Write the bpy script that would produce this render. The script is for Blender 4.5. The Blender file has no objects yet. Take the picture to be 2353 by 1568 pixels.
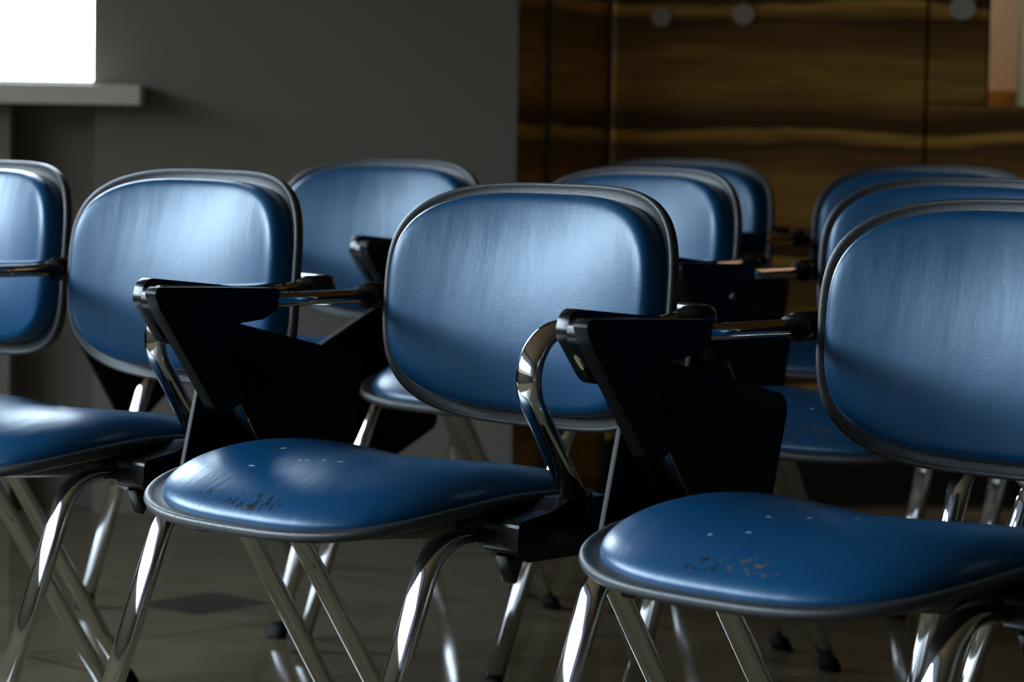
import bpy, bmesh, math, random
from mathutils import Vector, Matrix
S = bpy.context.scene
COL = S.collection
PI = math.pi

# ------------------------------------------------------------------ camera
F_PX = 6833.0
PITCH, ROLL, CAM_Z = 0.0747, 0.0156, 0.857
cam_d = bpy.data.cameras.new('camera')
cam_d.sensor_width = 36.0
cam_d.lens = F_PX / 2353.0 * 36.0
cam_d.clip_start = 0.05
cam_d.clip_end = 60
cam_d.dof.use_dof = True
cam_d.dof.focus_distance = 3.38
cam_d.dof.aperture_fstop = 7.0
cam = bpy.data.objects.new('camera', cam_d)
COL.objects.link(cam)
fw = Vector((0, math.cos(PITCH), -math.sin(PITCH)))
r0 = Vector((1, 0, 0)); u0 = r0.cross(fw)
rt = r0 * math.cos(ROLL) + u0 * math.sin(ROLL)
up = -r0 * math.sin(ROLL) + u0 * math.cos(ROLL)
m = Matrix((rt, up, -fw)).transposed().to_4x4()
m.translation = Vector((0, 0, CAM_Z))
cam.matrix_world = m
S.camera = cam

# ------------------------------------------------------------------ sky, lights, exposure
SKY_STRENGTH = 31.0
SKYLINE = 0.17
world = bpy.data.worlds.new('sky')
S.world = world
world.use_nodes = True
wn = world.node_tree.nodes; wl = world.node_tree.links
wn.clear()
wo = wn.new('ShaderNodeOutputWorld'); bg = wn.new('ShaderNodeBackground')
# overcast sky above a skyline: the houses across the street stand about 8 degrees high on the left,
# low horizon towards the back
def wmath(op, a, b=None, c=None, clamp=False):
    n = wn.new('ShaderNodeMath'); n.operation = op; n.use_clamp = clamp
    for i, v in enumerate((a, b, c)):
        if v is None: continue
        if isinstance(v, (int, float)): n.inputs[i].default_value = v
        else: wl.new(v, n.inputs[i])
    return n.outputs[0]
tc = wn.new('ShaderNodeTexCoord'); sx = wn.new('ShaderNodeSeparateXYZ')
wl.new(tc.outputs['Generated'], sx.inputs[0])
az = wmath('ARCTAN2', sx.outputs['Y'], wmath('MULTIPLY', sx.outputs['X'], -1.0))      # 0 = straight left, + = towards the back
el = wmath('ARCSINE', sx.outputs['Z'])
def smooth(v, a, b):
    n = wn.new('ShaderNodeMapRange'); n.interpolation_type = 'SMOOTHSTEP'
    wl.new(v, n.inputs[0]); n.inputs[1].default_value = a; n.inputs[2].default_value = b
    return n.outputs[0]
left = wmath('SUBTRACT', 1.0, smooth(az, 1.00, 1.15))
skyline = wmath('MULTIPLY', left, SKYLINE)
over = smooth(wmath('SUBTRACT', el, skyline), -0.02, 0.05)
front = smooth(az, -0.42, 0.12)                                                          # sky dimmed towards the front, shaped to set the cushion highlights
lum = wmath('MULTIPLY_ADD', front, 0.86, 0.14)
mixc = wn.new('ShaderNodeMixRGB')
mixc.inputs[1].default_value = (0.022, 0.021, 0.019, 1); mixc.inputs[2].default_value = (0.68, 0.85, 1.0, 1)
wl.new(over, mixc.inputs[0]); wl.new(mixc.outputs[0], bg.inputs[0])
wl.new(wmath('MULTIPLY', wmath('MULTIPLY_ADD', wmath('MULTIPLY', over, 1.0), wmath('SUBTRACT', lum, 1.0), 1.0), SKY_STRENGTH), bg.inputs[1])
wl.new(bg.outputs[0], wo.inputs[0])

S.view_settings.view_transform = 'Standard'
S.view_settings.look = 'None'
S.view_settings.gamma = 1.0
S.view_settings.use_curve_mapping = False
S.view_settings.exposure = 0.08
S.cycles.use_denoising = True
S.cycles.max_bounces = 8
S.cycles.diffuse_bounces = 4
S.cycles.glossy_bounces = 6
S.cycles.sample_clamp_indirect = 6.0
S.cycles.blur_glossy = 0.6

LWX = -4.0                      # inner face of the left (window) wall
WY0, WY1, WZ0, WZ1 = -3.2, 6.1, 0.92, 2.90
BLIND_Z = 2.25                  # lower edge of the half drawn roller blinds
PY0, PY1 = -0.1, 0.2             # wall pier between the two windows

def portal(name, loc, rot, sx_, sy_):
    d = bpy.data.lights.new(name, 'AREA'); d.shape = 'RECTANGLE'; d.size = sx_; d.size_y = sy_
    d.cycles.is_portal = True
    o = bpy.data.objects.new(name, d); COL.objects.link(o); o.location = loc; o.rotation_euler = rot
portal('daylight_portal', (LWX - 0.22, (WY0 + WY1) / 2, (WZ0 + WZ1) / 2), (0, -PI / 2, 0), WZ1 - WZ0, WY1 - WY0)
portal('daylight_portal', (-1.45, 6.62, 1.51), (-PI / 2, 0, 0), 1.1, 1.18)

# ------------------------------------------------------------------ materials
def mat(name):
    m_ = bpy.data.materials.new(name); m_.use_nodes = True
    nt = m_.node_tree
    return m_, nt, nt.nodes['Principled BSDF']
def N(nt, t, **kw):
    n = nt.nodes.new('ShaderNode' + t)
    for k, v in kw.items(): setattr(n, k, v)
    return n
def simple(name, col, rough, metal=0.0, spec=0.5, bump=None):
    m_, nt, b = mat(name)
    b.inputs['Base Color'].default_value = (*col, 1); b.inputs['Roughness'].default_value = rough
    b.inputs['Metallic'].default_value = metal; b.inputs['Specular IOR Level'].default_value = spec
    if bump:
        sc, st, dist = bump
        t = N(nt, 'TexCoord'); n = N(nt, 'TexNoise'); n.inputs['Scale'].default_value = sc; n.inputs['Detail'].default_value = 3
        bp = N(nt, 'Bump'); bp.inputs['Strength'].default_value = st; bp.inputs['Distance'].default_value = dist
        nt.links.new(t.outputs['Object'], n.inputs['Vector']); nt.links.new(n.outputs['Fac'], bp.inputs['Height'])
        nt.links.new(bp.outputs[0], b.inputs['Normal'])
    return m_

LEATHER = (0.0, 0.055, 0.148)
def leather(name, wear=None):
    m_, nt, b = mat(name)
    L = nt.links
    t = N(nt, 'TexCoord')
    b.inputs['Roughness'].default_value = 0.34
    b.inputs['Specular IOR Level'].default_value = 0.50
    b.inputs['Specular Tint'].default_value = (0.70, 0.87, 1.0, 1)
    # fine pebble grain
    v = N(nt, 'TexVoronoi'); v.inputs['Scale'].default_value = 420; v.feature = 'SMOOTH_F1'
    L.new(t.outputs['Object'], v.inputs['Vector'])
    # soft vertical creases of the cover
    mp = N(nt, 'Mapping'); mp.inputs['Scale'].default_value = (26, 10, 7); mp.inputs['Rotation'].default_value = (0, 0.28, 0)
    n1 = N(nt, 'TexNoise'); n1.inputs['Scale'].default_value = 1.0; n1.inputs['Detail'].default_value = 4
    L.new(t.outputs['Object'], mp.inputs['Vector']); L.new(mp.outputs[0], n1.inputs['Vector'])
    b1 = N(nt, 'Bump'); b1.inputs['Strength'].default_value = 0.06; b1.inputs['Distance'].default_value = 0.02
    b2 = N(nt, 'Bump'); b2.inputs['Strength'].default_value = 0.08; b2.inputs['Distance'].default_value = 0.0009
    L.new(n1.outputs['Fac'], b1.inputs['Height']); L.new(v.outputs['Distance'], b2.inputs['Height'])
    L.new(b1.outputs[0], b2.inputs['Normal']); L.new(b2.outputs[0], b.inputs['Normal'])
    base = N(nt, 'RGB'); base.outputs[0].default_value = (*LEATHER, 1)
    out = base.outputs[0]
    if wear:
        for (x, y, z, rx, ry, rz, sc, thr, stretch, col) in wear:
            # patch mask around a point of the cover, broken up by stretched noise
            sub = N(nt, 'VectorMath', operation='SUBTRACT'); sub.inputs[1].default_value = (x, y, z)
            dv = N(nt, 'VectorMath', operation='DIVIDE'); dv.inputs[1].default_value = (rx, ry, rz)
            ln = N(nt, 'VectorMath', operation='LENGTH')
            L.new(t.outputs['Object'], sub.inputs[0]); L.new(sub.outputs[0], dv.inputs[0]); L.new(dv.outputs[0], ln.inputs[0])
            fall = N(nt, 'MapRange'); fall.inputs[1].default_value = 1.0; fall.inputs[2].default_value = 0.35
            L.new(ln.outputs['Value'], fall.inputs[0])
            mm = N(nt, 'Mapping'); mm.inputs['Scale'].default_value = stretch
            nn = N(nt, 'TexNoise'); nn.inputs['Scale'].default_value = sc; nn.inputs['Detail'].default_value = 5; nn.inputs['Roughness'].default_value = 0.6
            L.new(t.outputs['Object'], mm.inputs['Vector']); L.new(mm.outputs[0], nn.inputs['Vector'])
            ad = N(nt, 'Math', operation='MULTIPLY'); L.new(fall.outputs[0], ad.inputs[0]); L.new(nn.outputs['Fac'], ad.inputs[1])
            th = N(nt, 'MapRange'); th.inputs[1].default_value = thr; th.inputs[2].default_value = thr + 0.03
            L.new(ad.outputs[0], th.inputs[0])
            mx = N(nt, 'MixRGB'); mx.inputs[2].default_value = (*col, 1)
            L.new(th.outputs[0], mx.inputs[0]); L.new(out, mx.inputs[1]); out = mx.outputs[0]
    L.new(out, b.inputs['Base Color'])
    return m_

M_LEATHER = leather('blue leatherette')
# seat covers with flaked front edges; x is the sitter's right
DARKF, WHITE = (0.003, 0.006, 0.010), (0.42, 0.52, 0.58)
def spots(pts, rx, ry, rz, col): return [(x, y, z, rx, ry, rz, 60, 0.18, (1, 1, 1), col) for x, y, z in pts]
M_LEATHER_CRACKED = leather('blue leatherette, cracked front', wear=[
    (-0.012, 0.287, 0.437, 0.105, 0.030, 0.040, 95, 0.515, (1.5, 0.55, 1), DARKF),
    (0.055, 0.286, 0.437, 0.085, 0.024, 0.035, 150, 0.54, (1.2, 0.7, 1), DARKF)]
    + spots([(0.077, 0.164, 0.478)], .004, .006, .02, WHITE) + spots([(0.002, 0.195, 0.473), (-0.019, 0.188, 0.474), (0.010, 0.199, 0.472)], .0035, .004, .02, WHITE)
    + spots([(-0.043, 0.186, 0.475), (0.057, 0.229, 0.464)], .0075, .0022, .02, WHITE))
M_LEATHER_SCUFFED = leather('blue leatherette, scuffed front', wear=[
    (-0.03, 0.279, 0.443, 0.125, 0.030, 0.040, 125, 0.585, (1, 0.8, 1), (0.11, 0.09, 0.08)),
    (0.02, 0.284, 0.440, 0.10, 0.026, 0.040, 110, 0.57, (1.2, 0.8, 1), DARKF)]
    + spots([(0.022, 0.187, 0.474), (-0.017, 0.172, 0.477), (-0.06, 0.152, 0.479)], .004, .0035, .02, (0.25, 0.36, 0.42))
    + spots([(0.048, 0.243, 0.46), (0.011, 0.229, 0.464)], .0045, .003, .02, (0.2, 0.3, 0.36)))
M_LEATHER_NICKED = leather('blue leatherette, nicked', wear=
    spots([(-0.016, -0.165, 0.739), (-0.033, -0.159, 0.722), (-0.006, -0.151, 0.687)], .0016, .02, .0045, DARKF)
    + spots([(0.007, -0.145, 0.662), (-0.036, -0.159, 0.726)], .0022, .02, .0075, DARKF) + spots([(-0.054, -0.161, 0.733), (0.038, -0.160, 0.726)], .0018, .02, .003, DARKF))
M_LEATHER_DOT = leather('blue leatherette, one nick', wear=spots([(-0.02, -0.146, 0.665)], .002, .02, .003, DARKF))
M_HINGE_CHIPPED, nt, b = mat('smooth black plastic, chipped')
t = N(nt, 'TexCoord'); sub = N(nt, 'VectorMath', operation='SUBTRACT'); sub.inputs[1].default_value = (0.276, 0.197, 0.606)
dv = N(nt, 'VectorMath', operation='DIVIDE'); dv.inputs[1].default_value = (0.006, 0.02, 0.019); ln = N(nt, 'VectorMath', operation='LENGTH')
nn = N(nt, 'TexNoise'); nn.inputs['Scale'].default_value = 160
nt.links.new(t.outputs['Object'], nn.inputs['Vector'])
nt.links.new(t.outputs['Object'], sub.inputs[0]); nt.links.new(sub.outputs[0], dv.inputs[0]); nt.links.new(dv.outputs[0], ln.inputs[0])
ma = N(nt, 'Math', operation='ADD'); nt.links.new(ln.outputs['Value'], ma.inputs[0]); nt.links.new(nn.outputs['Fac'], ma.inputs[1])
lt = N(nt, 'Math', operation='LESS_THAN'); lt.inputs[1].default_value = 1.1; nt.links.new(ma.outputs[0], lt.inputs[0])
mx = N(nt, 'MixRGB'); mx.inputs[1].default_value = (.0035, .0035, .0035, 1); mx.inputs[2].default_value = (.42, .38, .20, 1)
nt.links.new(lt.outputs[0], mx.inputs[0]); nt.links.new(mx.outputs[0], b.inputs['Base Color'])
b.inputs['Roughness'].default_value = 0.27; b.inputs['Specular IOR Level'].default_value = 0.38
M_SHELL = simple('grained black plastic', (0.026, 0.027, 0.028), 0.42, spec=0.6, bump=(700, 0.35, 0.0012))
M_PLAST = simple('smooth black plastic', (0.0035, 0.0035, 0.0035), 0.27, spec=0.38, bump=(40, 0.03, 0.004))
M_CLAMP = simple('matt black plastic', (0.0032, 0.0032, 0.0032), 0.42, spec=0.16, bump=(300, 0.06, 0.001))
M_TABLET = simple('black laminate', (0.003, 0.003, 0.0034), 0.40, spec=0.12)
M_CHROME = simple('chrome', (0.64, 0.64, 0.65), 0.045, metal=1.0)
M_RUBBER = simple('black rubber', (0.005, 0.005, 0.005), 0.65, spec=0.15)
M_WALL = simple('grey wall paint', (0.235, 0.208, 0.172), 0.75, spec=0.2, bump=(260, 0.08, 0.001))
M_BEIGE = simple('beige wall paint', (0.36, 0.32, 0.26), 0.8, spec=0.2)
M_CEIL = simple('ceiling paint', (0.46, 0.37, 0.25), 0.9, spec=0.1)
M_SILL = simple('light stone sill', (0.72, 0.66, 0.54), 0.45, spec=0.4, bump=(80, 0.04, 0.002))
M_FRAME = simple('white window frame', (0.75, 0.76, 0.76), 0.4)
M_PINK = simple('pale pink wall paint', (0.52, 0.47, 0.43), 0.8, spec=0.2)
M_OCHRE = simple('ochre board', (0.30, 0.14, 0.02), 0.5)
M_TEAL = simple('teal painted post', (0.25, 0.42, 0.40), 0.5)
M_STRIP = simple('dull metal strip', (0.11, 0.11, 0.10), 0.5, metal=0.0)
M_HOOK = simple('brushed steel', (0.80, 0.80, 0.78), 0.45, metal=0.0)
M_DARK = simple('dark joint', (0.006, 0.005, 0.004), 0.8)
M_LAMP = None

def wood_material():
    m_, nt, b = mat('striped walnut veneer'); L = nt.links
    t = N(nt, 'TexCoord')
    mp = N(nt, 'Mapping'); mp.inputs['Scale'].default_value = (1.5, 1.5, 3.5)
    n1 = N(nt, 'TexNoise'); n1.inputs['Scale'].default_value = 1.6; n1.inputs['Detail'].default_value = 3
    L.new(t.outputs['Object'], mp.inputs['Vector']); L.new(mp.outputs[0], n1.inputs['Vector'])
    sp = N(nt, 'SeparateXYZ'); L.new(t.outputs['Object'], sp.inputs[0])
    # z + small wavy offset, one sheet of veneer repeats every 0.262 m
    o1 = N(nt, 'Math', operation='MULTIPLY_ADD'); o1.inputs[1].default_value = 0.085; L.new(n1.outputs['Fac'], o1.inputs[0]); L.new(sp.outputs['Z'], o1.inputs[2])
    dv = N(nt, 'Math', operation='DIVIDE'); dv.inputs[1].default_value = 0.285; L.new(o1.outputs[0], dv.inputs[0])
    ad = N(nt, 'Math', operation='ADD'); ad.inputs[1].default_value = 0.09; L.new(dv.outputs[0], ad.inputs[0])
    fr = N(nt, 'Math', operation='FRACT'); L.new(ad.outputs[0], fr.inputs[0])
    r = N(nt, 'ValToRGB'); L.new(fr.outputs[0], r.inputs[0])
    el = r.color_ramp.elements
    stops = [(0.0, (0.293, 0.159, 0.051)), (0.06, (0.196, 0.103, 0.037)), (0.13, (0.919, 0.522, 0.123)), (0.175, (0.920, 0.615, 0.133)), (0.20, (0.166, 0.078, 0.036)),
             (0.32, (0.216, 0.108, 0.041)), (0.42, (0.548, 0.307, 0.078)), (0.55, (0.705, 0.409, 0.099)), (0.64, (0.567, 0.316, 0.082)), (0.74, (0.666, 0.373, 0.092)),
             (0.86, (0.371, 0.197, 0.058)), (1.0, (0.293, 0.159, 0.051))]
    el[0].position = stops[0][0]; el[0].color = (*stops[0][1], 1)
    el[1].position = stops[-1][0]; el[1].color = (*stops[-1][1], 1)
    for p_, c_ in stops[1:-1]: el.new(p_).color = (*c_, 1)
    # fine streaks
    mp2 = N(nt, 'Mapping'); mp2.inputs['Scale'].default_value = (4, 4, 95)
    n2 = N(nt, 'TexNoise'); n2.inputs['Scale'].default_value = 1.0; n2.inputs['Detail'].default_value = 4; n2.inputs['Distortion'].default_value = 0.3
    L.new(t.outputs['Object'], mp2.inputs['Vector']); L.new(mp2.outputs[0], n2.inputs['Vector'])
    r2 = N(nt, 'ValToRGB'); L.new(n2.outputs['Fac'], r2.inputs[0])
    r2.color_ramp.elements[0].position = 0.3; r2.color_ramp.elements[0].color = (.58, .56, .54, 1)
    r2.color_ramp.elements[1].position = 0.65; r2.color_ramp.elements[1].color = (1.15, 1.12, 1.1, 1)
    mx = N(nt, 'MixRGB', blend_type='MULTIPLY'); mx.inputs[0].default_value = 1
    L.new(r.outputs[0], mx.inputs[1]); L.new(r2.outputs[0], mx.inputs[2])
    L.new(mx.outputs[0], b.inputs['Base Color'])
    b.inputs['Roughness'].default_value = 0.42; b.inputs['Specular IOR Level'].default_value = 0.35
    return m_
M_WOOD = wood_material()

def floor_material():
    m_, nt, b = mat('polished stone tiles'); L = nt.links
    t = N(nt, 'TexCoord')
    mp = N(nt, 'Mapping'); mp.inputs['Rotation'].default_value = (0, 0, math.radians(-43)); mp.inputs['Location'].default_value = (0.09, 0.13, 0)
    L.new(t.outputs['Object'], mp.inputs['Vector'])
    br = N(nt, 'TexBrick'); br.offset = 0.0; br.inputs['Scale'].default_value = 1.0
    br.inputs['Brick Width'].default_value = 0.45; br.inputs['Row Height'].default_value = 0.45; br.inputs['Mortar Size'].default_value = 0.0035
    br.inputs['Color1'].default_value = (.150, .122, .076, 1); br.inputs['Color2'].default_value = (.136, .111, .069, 1); br.inputs['Mortar'].default_value = (.045, .036, .024, 1)
    L.new(mp.outputs[0], br.inputs['Vector'])
    n = N(nt, 'TexNoise'); n.inputs['Scale'].default_value = 9; n.inputs['Detail'].default_value = 6
    L.new(t.outputs['Object'], n.inputs['Vector'])
    r = N(nt, 'ValToRGB'); L.new(n.outputs['Fac'], r.inputs[0])
    r.color_ramp.elements[0].position = .3; r.color_ramp.elements[0].color = (.72, .70, .66, 1)
    r.color_ramp.elements[1].position = .7; r.color_ramp.elements[1].color = (1.12, 1.1, 1.08, 1)
    mx = N(nt, 'MixRGB', blend_type='MULTIPLY'); mx.inputs[0].default_value = 1
    L.new(br.outputs['Color'], mx.inputs[1]); L.new(r.outputs[0], mx.inputs[2])
    # one small dark accent tile
    m2 = N(nt, 'Mapping'); m2.vector_type = 'TEXTURE'; m2.inputs['Location'].default_value = (-0.532, 5.166, 0); m2.inputs['Rotation'].default_value = (0, 0, math.radians(48)); m2.inputs['Scale'].default_value = (0.092, 0.082, 1)
    L.new(t.outputs['Object'], m2.inputs['Vector'])
    ab = N(nt, 'VectorMath', operation='ABSOLUTE'); L.new(m2.outputs[0], ab.inputs[0])
    sp = N(nt, 'SeparateXYZ'); L.new(ab.outputs[0], sp.inputs[0])
    mxx = N(nt, 'Math', operation='MAXIMUM'); L.new(sp.outputs['X'], mxx.inputs[0]); L.new(sp.outputs['Y'], mxx.inputs[1])
    lt = N(nt, 'Math', operation='LESS_THAN'); lt.inputs[1].default_value = 1.0; L.new(mxx.outputs[0], lt.inputs[0])
    m3 = N(nt, 'MixRGB'); m3.inputs[2].default_value = (.022, .021, .020, 1)
    L.new(lt.outputs[0], m3.inputs[0]); L.new(mx.outputs[0], m3.inputs[1]); L.new(m3.outputs[0], b.inputs['Base Color'])
    b.inputs['Roughness'].default_value = 0.07; b.inputs['Specular IOR Level'].default_value = 0.20
    bp = N(nt, 'Bump'); bp.inputs['Strength'].default_value = 0.2; bp.inputs['Distance'].default_value = 0.001
    L.new(br.outputs['Fac'], bp.inputs['Height']); bp.invert = True; L.new(bp.outputs[0], b.inputs['Normal'])
    return m_
M_FLOOR = floor_material()

# ------------------------------------------------------------------ mesh helpers
def link(name, bm, material, parent=None, smooth=True, loc=None):
    me = bpy.data.meshes.new(name)
    bmesh.ops.recalc_face_normals(bm, faces=bm.faces[:])
    bm.to_mesh(me); bm.free()
    for p_ in me.polygons: p_.use_smooth = smooth
    me.materials.append(material)
    o = bpy.data.objects.new(name, me); COL.objects.link(o)
    if parent: o.parent = parent
    if loc: o.location = loc
    return o
def structure(o): o['kind'] = 'structure'; return o
def box(bm, x0, x1, y0, y1, z0, z1, bev=0.0, seg=2):
    r_ = bmesh.ops.create_cube(bm, size=1.0, matrix=Matrix.Translation(((x0 + x1) / 2, (y0 + y1) / 2, (z0 + z1) / 2)) @ Matrix.Diagonal((abs(x1 - x0), abs(y1 - y0), abs(z1 - z0), 1)))
    if bev:
        ed = list({e_ for v_ in r_['verts'] for e_ in v_.link_edges})
        bmesh.ops.bevel(bm, geom=ed, offset=bev, segments=seg, affect='EDGES', profile=0.5)
def fillet(pts, radii, n=10):
    """polyline with rounded corners; pts are Vectors, radii one per point (0 = sharp)"""
    out = [pts[0].copy()]
    for i in range(1, len(pts) - 1):
        a, b_, c = pts[i - 1], pts[i], pts[i + 1]
        d1 = (a - b_).normalized(); d2 = (c - b_).normalized()
        ang = d1.angle(d2); R = radii[i]
        if R <= 0: out.append(b_.copy()); continue
        T = R / math.tan(ang / 2)
        bis = (d1 + d2).normalized(); ctr = b_ + bis * (R / math.sin(ang / 2))
        p0, p1 = b_ + d1 * T, b_ + d2 * T
        v0, v1 = p0 - ctr, p1 - ctr
        ax = v0.cross(v1).normalized(); tot = v0.angle(v1)
        for k in range(n + 1):
            out.append(ctr + Matrix.Rotation(tot * k / n, 3, ax) @ v0)
    out.append(pts[-1].copy())
    return out
def sweep(bm, path, a, b_, side=Vector((1, 0, 0)), seg=28, cap=True, sup=2.3):
    """oval tube along a path; a = half size along 'side', b_ = half size across"""
    rings = []
    for i, p_ in enumerate(path):
        t = (path[min(i + 1, len(path) - 1)] - path[max(i - 1, 0)]).normalized()
        s_ = (side - t * side.dot(t)).normalized(); n_ = t.cross(s_)
        ring = []
        for k in range(seg):
            w = 2 * PI * k / seg; c, s2 = math.cos(w), math.sin(w)
            cc = math.copysign(abs(c) ** (2 / sup), c); ss = math.copysign(abs(s2) ** (2 / sup), s2)
            ring.append(bm.verts.new(p_ + s_ * a * cc + n_ * b_ * ss))
        rings.append(ring)
    for i in range(len(rings) - 1):
        for k in range(seg):
            bm.faces.new((rings[i][k], rings[i][(k + 1) % seg], rings[i + 1][(k + 1) % seg], rings[i + 1][k]))
    if cap:
        bm.faces.new(rings[0][::-1]); bm.faces.new(rings[-1])
def lathe_z(bm, prof, cx=0, cy=0, seg=32, axis='z'):
    rings = []
    for r_, h in prof:
        ring = []
        for k in range(seg):
            w = 2 * PI * k / seg
            if axis == 'z': ring.append(bm.verts.new((cx + r_ * math.cos(w), cy + r_ * math.sin(w), h)))
            else: ring.append(bm.verts.new((cx + r_ * math.cos(w), -h, cy + r_ * math.sin(w))))
        rings.append(ring)
    for i in range(len(rings) - 1):
        for k in range(seg):
            bm.faces.new((rings[i][k], rings[i][(k + 1) % seg], rings[i + 1][(k + 1) % seg], rings[i + 1][k]))
    bm.faces.new(rings[0][::-1]); bm.faces.new(rings[-1])
def prism(bm, pts, x0, x1, bev, seg=3):
    """polygon in the y,z plane extruded from x0 to x1 with softened edges"""
    vs = [bm.verts.new((x0, y, z)) for y, z in pts]
    f = bm.faces.new(vs)
    r_ = bmesh.ops.extrude_face_region(bm, geom=[f])
    nv = [g for g in r_['geom'] if isinstance(g, bmesh.types.BMVert)]
    for v_ in nv: v_.co.x = x1
    allv = set(vs) | set(nv)
    ed = list({e_ for v_ in allv for e_ in v_.link_edges})
    bmesh.ops.bevel(bm, geom=ed, offset=bev, segments=seg, affect='EDGES', profile=0.5, clamp_overlap=True)
def round_poly(pts, R, n=6):
    """round the corners of a closed 2D polygon"""
    out = []
    k = len(pts)
    for i in range(k):
        a, b_, c = Vector(pts[i - 1]), Vector(pts[i]), Vector(pts[(i + 1) % k])
        r_ = R[i] if isinstance(R, (list, tuple)) else R
        d1 = (a - b_).normalized(); d2 = (c - b_).normalized(); ang = d1.angle(d2)
        if r_ <= 0 or ang > 3.0: out.append(tuple(b_)); continue
        T = min(r_ / math.tan(ang / 2), (a - b_).length * .48, (c - b_).length * .48); r_ = T * math.tan(ang / 2)
        ctr = b_ + (d1 + d2).normalized() * (r_ / math.sin(ang / 2))
        v0 = b_ + d1 * T - ctr; v1 = b_ + d2 * T - ctr
        s_ = 1 if v0.x * v1.y - v0.y * v1.x > 0 else -1; tot = v0.angle(v1)
        for j in range(n + 1):
            w = s_ * tot * j / n
            out.append((ctr.x + v0.x * math.cos(w) - v0.y * math.sin(w), ctr.y + v0.x * math.sin(w) + v0.y * math.cos(w)))
    return out

def disc_surface(bm, profile, pos, nexp, seg=112):
    """concentric superellipse rings: profile = [(rho, offset)], pos(u, v, offset) -> point, u,v in -1..1"""
    rings = []
    a = 2 / nexp
    for rho, off in profile:
        if rho < 1e-4:
            rings.append([bm.verts.new(pos(0, 0, off))]); continue
        ring = []
        for k in range(seg):
            w = 2 * PI * k / seg; c, s_ = math.cos(w), math.sin(w)
            u = math.copysign(abs(c) ** a, c) * rho; v = math.copysign(abs(s_) ** a, s_) * rho
            ring.append(bm.verts.new(pos(u, v, off)))
        rings.append(ring)
    for i in range(len(rings) - 1):
        A, B = rings[i], rings[i + 1]
        for k in range(seg):
            k2 = (k + 1) % seg
            if len(A) == 1: bm.faces.new((A[0], B[k], B[k2]))
            elif len(B) == 1: bm.faces.new((A[k], A[k2], B[0]))
            else: bm.faces.new((A[k], A[k2], B[k2], B[k]))

def pillow_profile(T, p_=7.0, q=2.2, n=22, base=0.0, r1=1.0):
    out = [(r1, base - 0.006)]
    for i in range(n + 1):
        w = PI / 2 * (i / n)
        rho = max(math.cos(w), 0) ** (2 / p_); t = math.sin(w) ** (2 / q)
        out.append((r1 * rho if i < n else 0.0, base + T * t))
    # fill the wide flat middle with more rings
    fin = []
    for i in range(len(out) - 1):
        fin.append(out[i])
        g = out[i][0] - out[i + 1][0]
        if g > 0.09:
            k = int(g / 0.07)
            for j in range(1, k):
                f = j / k; fin.append((out[i][0] * (1 - f) + out[i + 1][0] * f, out[i][1] * (1 - f) + out[i + 1][1] * f))
    fin.append(out[-1])
    return fin

def dome(prof, h):
    return [(r_, t + h * (1 - min(r_, 1) ** 2)) for r_, t in prof]
# ------------------------------------------------------------------ the chair
# local axes: x = sitter's right, y = forward, z = up
BW, BH, BY, BZ, BT, BK, BV, BN = 0.2356, 0.1470, -0.1806, 0.6335, 0.1699, 0.6737, -0.27, 3.5
BC = 0.45                       # lumbar curve of the backrest
SW, SD, SY, SZ, SN = 0.2402, 0.212, 0.1010, 0.4376, 3.1
WA, YR, SL, ZA = 0.266, -0.2483, 0.6528, 0.6323
WF, YF, ZFH = 0.2215, 0.3726, 0.407

def back_pos(hw, hh):
    def f(u, v, off):
        X = u * hw; V = v * hh
        y = BY - V * math.sin(BT) - BC * V * V + (BK - BV * v) * X * X
        z = BZ + V * math.cos(BT)
        n_ = Vector((-2 * BK * X, math.cos(BT), math.sin(BT) + 2 * BC * V)).normalized()
        return Vector((X, y, z)) + n_ * off
    return f
def seat_h(X, v):
    cup = 0.014 * (X / SW) ** 2 * (0.75 - 0.55 * v)
    return SZ - 0.030 * max(v, 0) ** 2.0 - 0.020 * max(-v, 0) ** 1.5 + cup
def seat_pos(hw, hd, waterfall=0.0):
    def f(u, v, off):
        X = u * hw; Y = v * hd
        vv = Y / SD
        z = seat_h(X, vv)
        if off > 0 and waterfall:
            off *= 1 - waterfall * max(v, 0) ** 1.7
            w = min(max((0.45 - v) / 1.1, 0), 1); w = w * w * (3 - 2 * w)
            off *= 1 - 0.42 * w * max(1 - (X / (0.8 * SW)) ** 2, 0)
        e_ = 1e-3
        dx = (seat_h(X + e_, vv) - seat_h(X - e_, vv)) / (2 * e_); dy = (seat_h(X, vv + e_) - seat_h(X, vv - e_)) / (2 * e_ * SD)
        n_ = Vector((-dx, -dy, 1)).normalized()
        return Vector((X, SY + Y, z)) + n_ * off
    return f

SHELL_LIP = [(0.0, 0.0), (0.5, 0.0), (0.9, 0.0), (0.955, 0.0005), (0.975, 0.002), (0.990, 0.0032), (1.002, 0.0030), (1.011, 0.0010), (1.015, -0.002),
             (1.013, -0.0055), (1.005, -0.0085), (0.99, -0.010), (0.96, -0.012), (0.90, -0.016), (0.75, -0.021), (0.4, -0.025), (0.0, -0.027)]
_cache = {}
SHARP = {'tablet_bracket', 'hinge', 'writing_tablet', 'leg_socket', 'seat_support', 'rubber_foot'}
def mesh_once(key, build, material, smooth=True):
    if key not in _cache:
        bm = bmesh.new(); build(bm)
        me = bpy.data.meshes.new(key.split('|')[0])
        bmesh.ops.recalc_face_normals(bm, faces=bm.faces[:]); bm.to_mesh(me); bm.free()
        for p_ in me.polygons: p_.use_smooth = smooth
        if key.split('|')[0] in SHARP: me.set_sharp_from_angle(angle=math.radians(38))
        me.materials.append(material)
        _cache[key] = me
    return _cache[key]
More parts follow.
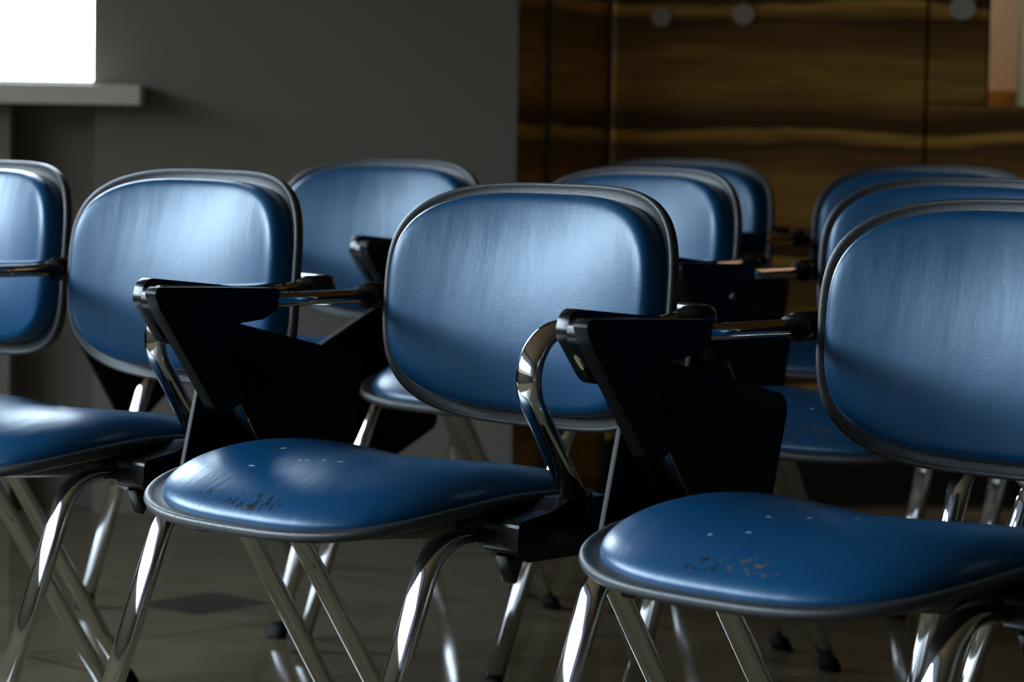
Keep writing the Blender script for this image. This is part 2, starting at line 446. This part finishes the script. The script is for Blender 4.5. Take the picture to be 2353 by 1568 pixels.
def child(name, me, parent, label=None, material=None):
    o = bpy.data.objects.new(name, me); COL.objects.link(o); o.parent = parent
    if label: o['label'] = label
    if material:
        o.material_slots[0].link = 'OBJECT'; o.material_slots[0].material = material
    return o

def b_back_shell(bm): disc_surface(bm, SHELL_LIP, back_pos(BW, BH), BN)
def b_back_cushion(bm): disc_surface(bm, dome(pillow_profile(0.031, p_=38, q=2.2, r1=1.0), 0.005), back_pos(BW - 0.0115, BH - 0.0150), BN - 0.1)
def b_seat_shell(bm): disc_surface(bm, SHELL_LIP, seat_pos(SW, SD), SN)
def b_seat_cushion(bm): disc_surface(bm, dome(pillow_profile(0.040, p_=3.9, q=1.9, r1=1.0), 0.004), seat_pos(SW - 0.014, SD - 0.014, 0.16), SN - 0.1)
def b_support(bm):
    def f(u, v, off):
        X = u * 0.178; Y = v * 0.17
        return Vector((X, 0.085 + Y, seat_h(X, (Y - 0.045) / SD) - 0.012 - off + 0.10 * max(Y, 0) * (off / 0.05)))
    disc_surface(bm, [(1.0, 0.0), (0.98, 0.012), (0.93, 0.026), (0.84, 0.036), (0.6, 0.042), (0.0, 0.044)], f, 3.2, seg=64)
    box(bm, -0.243, 0.243, 0.0, 0.115, 0.389, 0.424, 0.008)
def b_leg_front(s_):
    def f(bm):
        pts = [Vector((s_ * WF, YF - 0.0039, 0.010)), Vector((s_ * WF, YF - ZFH * 0.393, ZFH)), Vector((s_ * WF, 0.09, ZFH))]
        sweep(bm, fillet(pts, [0, 0.055, 0], 14), 0.0165, 0.0092)
    return f
def b_leg_rear(s_):
    def f(bm):
        p0 = Vector((s_ * (WA - 0.002), YR + SL * 0.010, 0.010)); p1 = Vector((s_ * WA, YR + SL * 0.425, 0.425))
        n = 6
        sweep(bm, [p0.lerp(p1, i / n) for i in range(n + 1)], 0.0165, 0.0092)
    return f
def b_arm(s_):
    def f(bm):
        za = ZA
        pts = [Vector((s_ * WA, YR + SL * 0.425, 0.425)), Vector((s_ * WA, YR + SL * za, za)), Vector((s_ * WA, -0.150, za))]
        sweep(bm, fillet(pts, [0, 0.055, 0], 22), 0.0165, 0.0092)
    return f
def b_foot(s_, which):
    def f(bm):
        x = s_ * (WF if which == 'f' else WA - 0.002); y = YF if which == 'f' else YR
        dy = -0.393 if which == 'f' else SL
        sweep(bm, [Vector((x, y + dy * z, z)) for z in (0.0, 0.003, 0.016, 0.018)], 0.0185, 0.0115)
    return f
def b_socket(s_):
    def f(bm):
        a, b_ = (0.234, 0.286) if s_ > 0 else (-0.286, -0.234)
        prism(bm, round_poly([(-0.035, 0.432), (-0.018, 0.398), (0.055, 0.385), (0.135, 0.384), (0.152, 0.395), (0.150, 0.428), (0.100, 0.436), (0.070, 0.447), (0.005, 0.447)], 0.008, 3), a, b_, 0.006)
        # little fin under the joint and the collar round the tube
        prism(bm, [(0.148, 0.390), (0.120, 0.390), (0.134, 0.358)], s_ * 0.247, s_ * 0.268, 0.002, 2)
        c = Vector((s_ * WA, YR + SL * 0.440, 0.440)); d_ = Vector((0, SL, 1)).normalized()
        sweep(bm, [c - d_ * 0.01, c + d_ * 0.008, c + d_ * 0.010], 0.0225, 0.015)
    return f
def b_connector(s_):
    def f(bm):
        pts = [Vector((s_ * WA, -0.138, ZA)), Vector((s_ * WA, -0.182, ZA)), Vector((s_ * 0.19, -0.190, ZA))]
        sweep(bm, fillet(pts, [0, 0.022, 0], 8), 0.0165, 0.0135, side=Vector((0, 0, 1)), seg=24)
        # rim where the steel tube enters
        sweep(bm, [Vector((s_ * WA, -0.134, ZA)), Vector((s_ * WA, -0.148, ZA))], 0.0205, 0.0135, seg=24)
    return f
V_OUT = [(0.226, 0.655), (0.029, 0.648), (0.033, 0.622), (0.056, 0.611), (0.094, 0.608), (0.119, 0.575), (0.096, 0.538), (0.097, 0.508), (0.113, 0.500), (0.130, 0.508), (0.216, 0.630)]
V_RAD = [0.018, 0.006, 0.008, 0.012, 0.014, 0.030, 0.014, 0.008, 0.008, 0.010, 0.03]
def b_bracket(bm):
    # V shaped clamp on the right arm: rounded cover plate and the sleeve round the tube
    prism(bm, round_poly(V_OUT, V_RAD, 5), 0.2385, 0.2580, 0.0085, 5)
    pts = [Vector((WA, YR + SL * 0.510, 0.510)), Vector((WA, YR + SL * ZA, ZA)), Vector((WA, 0.031, ZA))]
    sweep(bm, fillet(pts, [0, 0.055, 0], 18), 0.0200, 0.0135, sup=2.6)
def b_hinge(bm):
    nose = round_poly([(0.213, 0.6560), (0.08, 0.650), (0.08, 0.600), (0.130, 0.580), (0.165, 0.580), (0.217, 0.632)], [0.020, 0.01, 0.01, 0.008, 0.024, 0.016], 8)
    prism(bm, nose, 0.2520, 0.2735, 0.0008, 1)
    nose2 = round_poly([(0.209, 0.6640), (0.07, 0.650), (0.08, 0.600), (0.134, 0.581), (0.176, 0.584), (0.216, 0.636)], [0.024, 0.01, 0.01, 0.010, 0.026, 0.018], 9)
    prism(bm, nose2, 0.2737, 0.2905, 0.0022, 3)
def b_tablet(pose):
    a, n_, s0, s1, t0, t1 = {
        'folded': ((-0.973, -0.232), (0.232, -0.973), -0.228, 0.034, -0.5755, -0.372),
        'swung': ((-0.903, 0.430), (-0.430, -0.903), -0.117, 0.145, -0.553, -0.306),
        'forward': ((-1.0, 0.0), (0.0, -1.0), -0.290, -0.028, -0.585, -0.365),
        'dropped': ((-0.815, 0.580), (-0.580, -0.815), 0.014, 0.276, -0.565, -0.335)}[pose]
    def f(bm):
        c = [(s0, t0), (s1, t0), (s1, t1), (s0, t1)]
        pts = [(s_ * a[0] + t * n_[0], s_ * a[1] + t * n_[1]) for s_, t in c]
        prism(bm, round_poly(pts, [0.012, 0.02, 0.02, 0.012], 6), 0.2945, 0.3035, 0.003, 3)
    return f

GROUP = 'tablet arm chairs in rows'
def make_chair(x, y, r, label, pose='folded', seat_mat=None, back_mat=None):
    root = bpy.data.objects.new('tablet_arm_chair', None)
    root.empty_display_size = 0.1
    COL.objects.link(root)
    root.location = (x, y, 0); root.rotation_euler = (0, 0, r + PI)
    root['label'] = label; root['category'] = 'chair'; root['group'] = GROUP
    child('backrest_shell', mesh_once('backrest_shell', b_back_shell, M_SHELL), root, 'grained black plastic shell')
    child('backrest_cushion', mesh_once('backrest_cushion', b_back_cushion, M_LEATHER), root, 'blue leatherette cushion', back_mat)
    child('seat_shell', mesh_once('seat_shell', b_seat_shell, M_SHELL), root, 'grained black plastic seat shell')
    child('seat_cushion', mesh_once('seat_cushion', b_seat_cushion, M_LEATHER), root, 'blue leatherette seat cushion', seat_mat)
    child('seat_support', mesh_once('seat_support', b_support, M_PLAST), root, 'black plastic support under the seat')
    for s_ in (1, -1):
        lf = child('leg', mesh_once('leg|f%d' % s_, b_leg_front(s_), M_CHROME), root, 'chrome tube leg')
        child('rubber_foot', mesh_once('rubber_foot|f%d' % s_, b_foot(s_, 'f'), M_RUBBER), lf, 'black rubber cap')
        lr_ = child('leg', mesh_once('leg|r%d' % s_, b_leg_rear(s_), M_CHROME), root, 'chrome tube leg')
        child('rubber_foot', mesh_once('rubber_foot|r%d' % s_, b_foot(s_, 'r'), M_RUBBER), lr_, 'black rubber cap')
        child('armrest_tube', mesh_once('armrest_tube|%d' % s_, b_arm(s_), M_CHROME), root, 'bent chrome armrest tube')
        child('leg_socket', mesh_once('leg_socket|%d' % s_, b_socket(s_), M_PLAST), root, 'black plastic leg socket')
        child('armrest_joint', mesh_once('armrest_joint|%d' % s_, b_connector(s_), M_PLAST), root, 'black plastic joint')
    br = child('tablet_bracket', mesh_once('tablet_bracket', b_bracket, M_CLAMP), root, 'black plastic clamp')
    child('hinge', mesh_once('hinge', b_hinge, M_PLAST), br)
    child('writing_tablet', mesh_once('writing_tablet|' + pose, b_tablet(pose), M_TABLET), root, 'black writing tablet folded down')
    return root

CHAIRS = [
    (-0.932, 4.437, -0.76, 'blue chair cut off by the left picture edge, brightest window glare on its backrest', 'folded', None, None),
    (-0.5563, 3.9512, -0.756, 'blue chair in the front row with fine black nicks on its backrest', 'forward', None, M_LEATHER_NICKED),
    (-0.0897, 3.4449, -0.772, 'blue chair in the middle of the front row with black cracks along its seat front', 'folded', M_LEATHER_CRACKED, M_LEATHER_DOT),
    (0.4012, 2.9917, -0.793, 'nearest blue chair, front row right, with small scuffs along its seat front', 'folded', M_LEATHER_SCUFFED, None),
    (-0.335, 5.263, -0.640, 'blue chair in the second row standing before the bare grey wall', 'dropped', None, None),
    (0.0873, 4.8080, -0.796, 'blue chair in the second row whose writing tablet hangs askew, behind the middle front chair', 'swung', None, None),
    (0.5650, 4.2641, -0.661, 'blue chair directly behind the nearest one, with nicks on its dim seat', 'folded', M_LEATHER_SCUFFED, None),
    (0.238, 5.966, -0.600, 'dark blue chair in the back row left, its backrest against the wood panels', 'folded', None, None),
    (0.6990, 5.5552, -0.593, 'dark blue chair in the back row, its wide backrest below the panel joint', 'folded', None, None),
    (1.170, 5.145, -0.60, 'blue chair at the far right of the back row, only its front leg in view', 'folded', None, None),
    (0.9723, 3.7352, -1.000, 'blue chair at the right end of the second row, seen only by a chrome leg', 'folded', None, None),
]
for c_ in CHAIRS:
    r_ = make_chair(*c_)
    if c_[4:] == ('folded', M_LEATHER_SCUFFED, None) and c_[1] < 3.5:
        hg = [k for p_ in r_.children for k in p_.children if k.name.startswith('hinge')][0]
        hg.material_slots[0].link = 'OBJECT'; hg.material_slots[0].material = M_HINGE_CHIPPED

# ------------------------------------------------------------------ the room
X1, Y0, H = 3.6, -4.0, 3.05
def slab(name, boxes, material, bev=0.0):
    bm = bmesh.new()
    for b_ in boxes: box(bm, *b_, bev=bev)
    return structure(link(name, bm, material, smooth=False))
slab('floor', [(LWX - 0.3, X1 + 0.2, Y0 - 0.2, 9.0, -0.12, 0.0)], M_FLOOR)
slab('ceiling', [(LWX - 0.3, X1 + 0.2, Y0 - 0.2, 9.0, H, H + 0.12)], M_CEIL)
# left wall with the long window band
slab('wall_left', [(LWX - 0.22, LWX, Y0, 6.6, 0, WZ0), (LWX - 0.22, LWX, Y0, 6.6, WZ1, H),
                   (LWX - 0.22, LWX, Y0, WY0, WZ0, WZ1), (LWX - 0.22, LWX, PY0, PY1, WZ0, WZ1), (LWX - 0.22, LWX, WY1, 6.6, WZ0, WZ1)], M_BEIGE)
def window_frame(ya, yb, n):
    fr = [(LWX - 0.16, LWX - 0.10, ya, yb, WZ0, WZ0 + 0.05), (LWX - 0.16, LWX - 0.10, ya, yb, WZ1 - 0.05, WZ1)]
    for i in range(n + 1):
        y = ya + (yb - ya) * i / n
        fr.append((LWX - 0.16, LWX - 0.10, y - 0.03, y + 0.03, WZ0, WZ1))
    return fr
slab('window_3', window_frame(WY0, PY0, 3), M_FRAME)
slab('window_1', window_frame(PY1, WY1, 6), M_FRAME)
blind_m, nt, b = mat('translucent roller blind')
tr = N(nt, 'BsdfTranslucent'); tr.inputs[0].default_value = (0.150, 0.155, 0.175, 1)
df = N(nt, 'BsdfDiffuse'); df.inputs[0].default_value = (0.45, 0.46, 0.46, 1)
ms = N(nt, 'AddShader'); nt.links.new(tr.outputs[0], ms.inputs[0]); nt.links.new(df.outputs[0], ms.inputs[1])
nt.links.new(ms.outputs[0], nt.nodes['Material Output'].inputs[0])
for k_, (ya, yb, zb) in enumerate([(WY0, PY0, WZ0 + 0.02), (PY1, WY1, BLIND_Z)]):
    bm = bmesh.new(); box(bm, LWX - 0.075, LWX - 0.070, ya + 0.01, yb - 0.01, zb, WZ1 - 0.02)
    box(bm, LWX - 0.082, LWX - 0.062, ya + 0.01, yb - 0.01, zb - 0.02, zb)
    structure(link('trim_%d' % (7 + k_), bm, blind_m, smooth=False))  # unseen roller blinds, added to shape the window light
slab('wall_right', [(X1, X1 + 0.2, Y0, 9.0, 0, H)], M_BEIGE)
slab('wall_front', [(LWX, X1, Y0 - 0.2, Y0, 0, H)], M_BEIGE)

# back wall: grey, with a window at its left end and a shallow niche below the sill
GY = 6.33
NX0, NX1 = -1.073, -0.893          # niche
WX0, WX1 = -1.95, -0.897           # window
slab('wall_back', [(LWX, NX0, GY, GY + 0.3, 0, 0.875), (NX0, NX1, GY + 0.10, GY + 0.3, 0, 0.875), (NX1, 0.003, GY, GY + 0.3, 0, 0.875),
                   (WX1, 0.003, GY, GY + 0.3, 0.875, H), (LWX, WX0, GY, GY + 0.3, 0.875, H), (WX0, WX1, GY, GY + 0.3, 2.1, H)], M_WALL)
slab('window_2', [(WX0, WX0 + 0.04, GY + 0.2, GY + 0.26, 0.92, 2.1), (WX0, WX1, GY + 0.2, GY + 0.26, 2.05, 2.1), (WX0, WX1, GY + 0.2, GY + 0.26, 0.912, 0.925)], M_FRAME)
slab('trim_1', [(WX0, -0.785, GY - 0.09, GY + 0.0, 0.872, 0.914), (WX0, WX1, GY, GY + 0.27, 0.875, 0.912)], M_SILL, bev=0.003)

# wood clad part: two narrow angled facets, then the long face
WYD = 6.75
def plank(name, pts, z0, z1, material, th=0.04):
    """vertical board whose visible face runs through plan points"""
    bm = bmesh.new()
    (xa, ya), (xb, yb) = pts
    d_ = Vector((xb - xa, yb - ya)).normalized(); n_ = Vector((-d_.y, d_.x)) * th
    q = [(xa, ya), (xb, yb), (xb + n_.x, yb + n_.y), (xa + n_.x, ya + n_.y)]
    lo = [bm.verts.new((x, y, z0)) for x, y in q]; hi = [bm.verts.new((x, y, z1)) for x, y in q]
    bm.faces.new(lo[::-1]); bm.faces.new(hi)
    for i in range(4): bm.faces.new((lo[i], lo[(i + 1) % 4], hi[(i + 1) % 4], hi[i]))
    return structure(link(name, bm, material, smooth=False))
plank('wall_reveal', [(0.003, 6.335), (0.069, 6.50)], 0, H, M_WOOD)
plank('wall_facet', [(0.072, 6.50), (0.209, 6.748)], 0, H, M_WOOD)
J1 = 0.928; J2 = 1.066; LEDGE = 0.903
slab('wall_wood', [(0.216, J1 - 0.004, WYD, WYD + 0.04, 0, H), (J1 + 0.004, J2 - 0.004, WYD, WYD + 0.04, LEDGE + 0.004, H),
                   (J1 + 0.004, X1, WYD, WYD + 0.04, 0, LEDGE), (2.2, X1, WYD, WYD + 0.04, LEDGE, H), (J2 + 0.004, 2.2, WYD, WYD + 0.04, 1.45, H)], M_WOOD)
slab('trim_2', [(J1 - 0.004, J1 + 0.004, WYD + 0.012, WYD + 0.03, 0, H), (J2 - 0.004, J2 + 0.004, WYD + 0.008, WYD + 0.05, LEDGE, H),
                (0.2, J2, WYD + 0.04, WYD + 0.05, 0, H)], M_DARK)
slab('trim_3', [(0.066, 0.076, 6.487, 6.497, 0, H)], M_STRIP)
slab('trim_4', [(0.207, 0.2175, 6.735, 6.745, 0, H)], M_STRIP)

M_SHADE_STRIP = simple('dark shade strip', (0.018, 0.012, 0.008), 0.5)
slab('shade_strip_back', [(0.216, X1, WYD - 0.012, WYD, 0.0, 0.13)], M_SHADE_STRIP)  # dark strip standing in for the shade low on the wood wall
# room seen through the opening at the right end of the wood wall
slab('wall_far', [(0.9, X1, 7.45, 7.5, 0.0, H)], M_PINK)
slab('trim_5', [(1.05, 2.2, 7.38, 7.45, 0.0, 0.945)], M_OCHRE)
slab('wall_partition', [(0.86, 0.9, WYD + 0.05, 7.5, 0, H)], M_BEIGE)
slab('trim_6', [(1.235, 1.33, 7.30, 7.37, 0.0, 2.4)], M_TEAL)

# unseen lamp, added to brighten that far room
lm, nt, b = mat('fill lamp glass'); b.inputs['Emission Color'].default_value = (1, 0.86, 0.72, 1); b.inputs['Emission Strength'].default_value = 85.0
bm = bmesh.new(); box(bm, 1.2, 1.8, 6.95, 7.2, 2.72, 2.80, 0.01)
o = link('fill_lamp', bm, lm, smooth=False)
o['label'] = 'added warm lamp, out of view, brightening the room beyond the wood wall'; o['category'] = 'lamp'
bm = bmesh.new(); box(bm, 1.28, 1.82, 6.93, 7.22, 2.80, 2.90, 0.004)
link('housing', bm, M_FRAME, parent=o, smooth=False)

# round steel wall buttons
def button(x, z, r_, label):
    prof = [(r_ * .98, 0.0), (r_, 0.004), (r_, 0.016), (r_ * .93, 0.020), (r_ * .84, 0.0205), (r_ * .78, 0.0175), (r_ * .62, 0.0175), (r_ * .56, 0.020), (r_ * .40, 0.0205), (r_ * .35, 0.018), (r_ * .2, 0.018), (r_ * .14, 0.0205), (0.0005, 0.021)]
    bm = bmesh.new(); lathe_z(bm, prof, 0, 0, 40, axis='y')
    o = link('wall_button', bm, M_HOOK, loc=(x, WYD - 0.0, z))
    o['label'] = label; o['category'] = 'wall button'; o['group'] = 'round steel buttons on the wood wall'
button(0.325, 1.090, 0.0225, 'round steel button on the wood wall, leftmost of the three')
button(0.510, 1.100, 0.0245, 'round steel button on the wood wall, middle of the three')
button(1.004, 1.122, 0.0275, 'largest round steel button, alone on the narrow right wood panel')
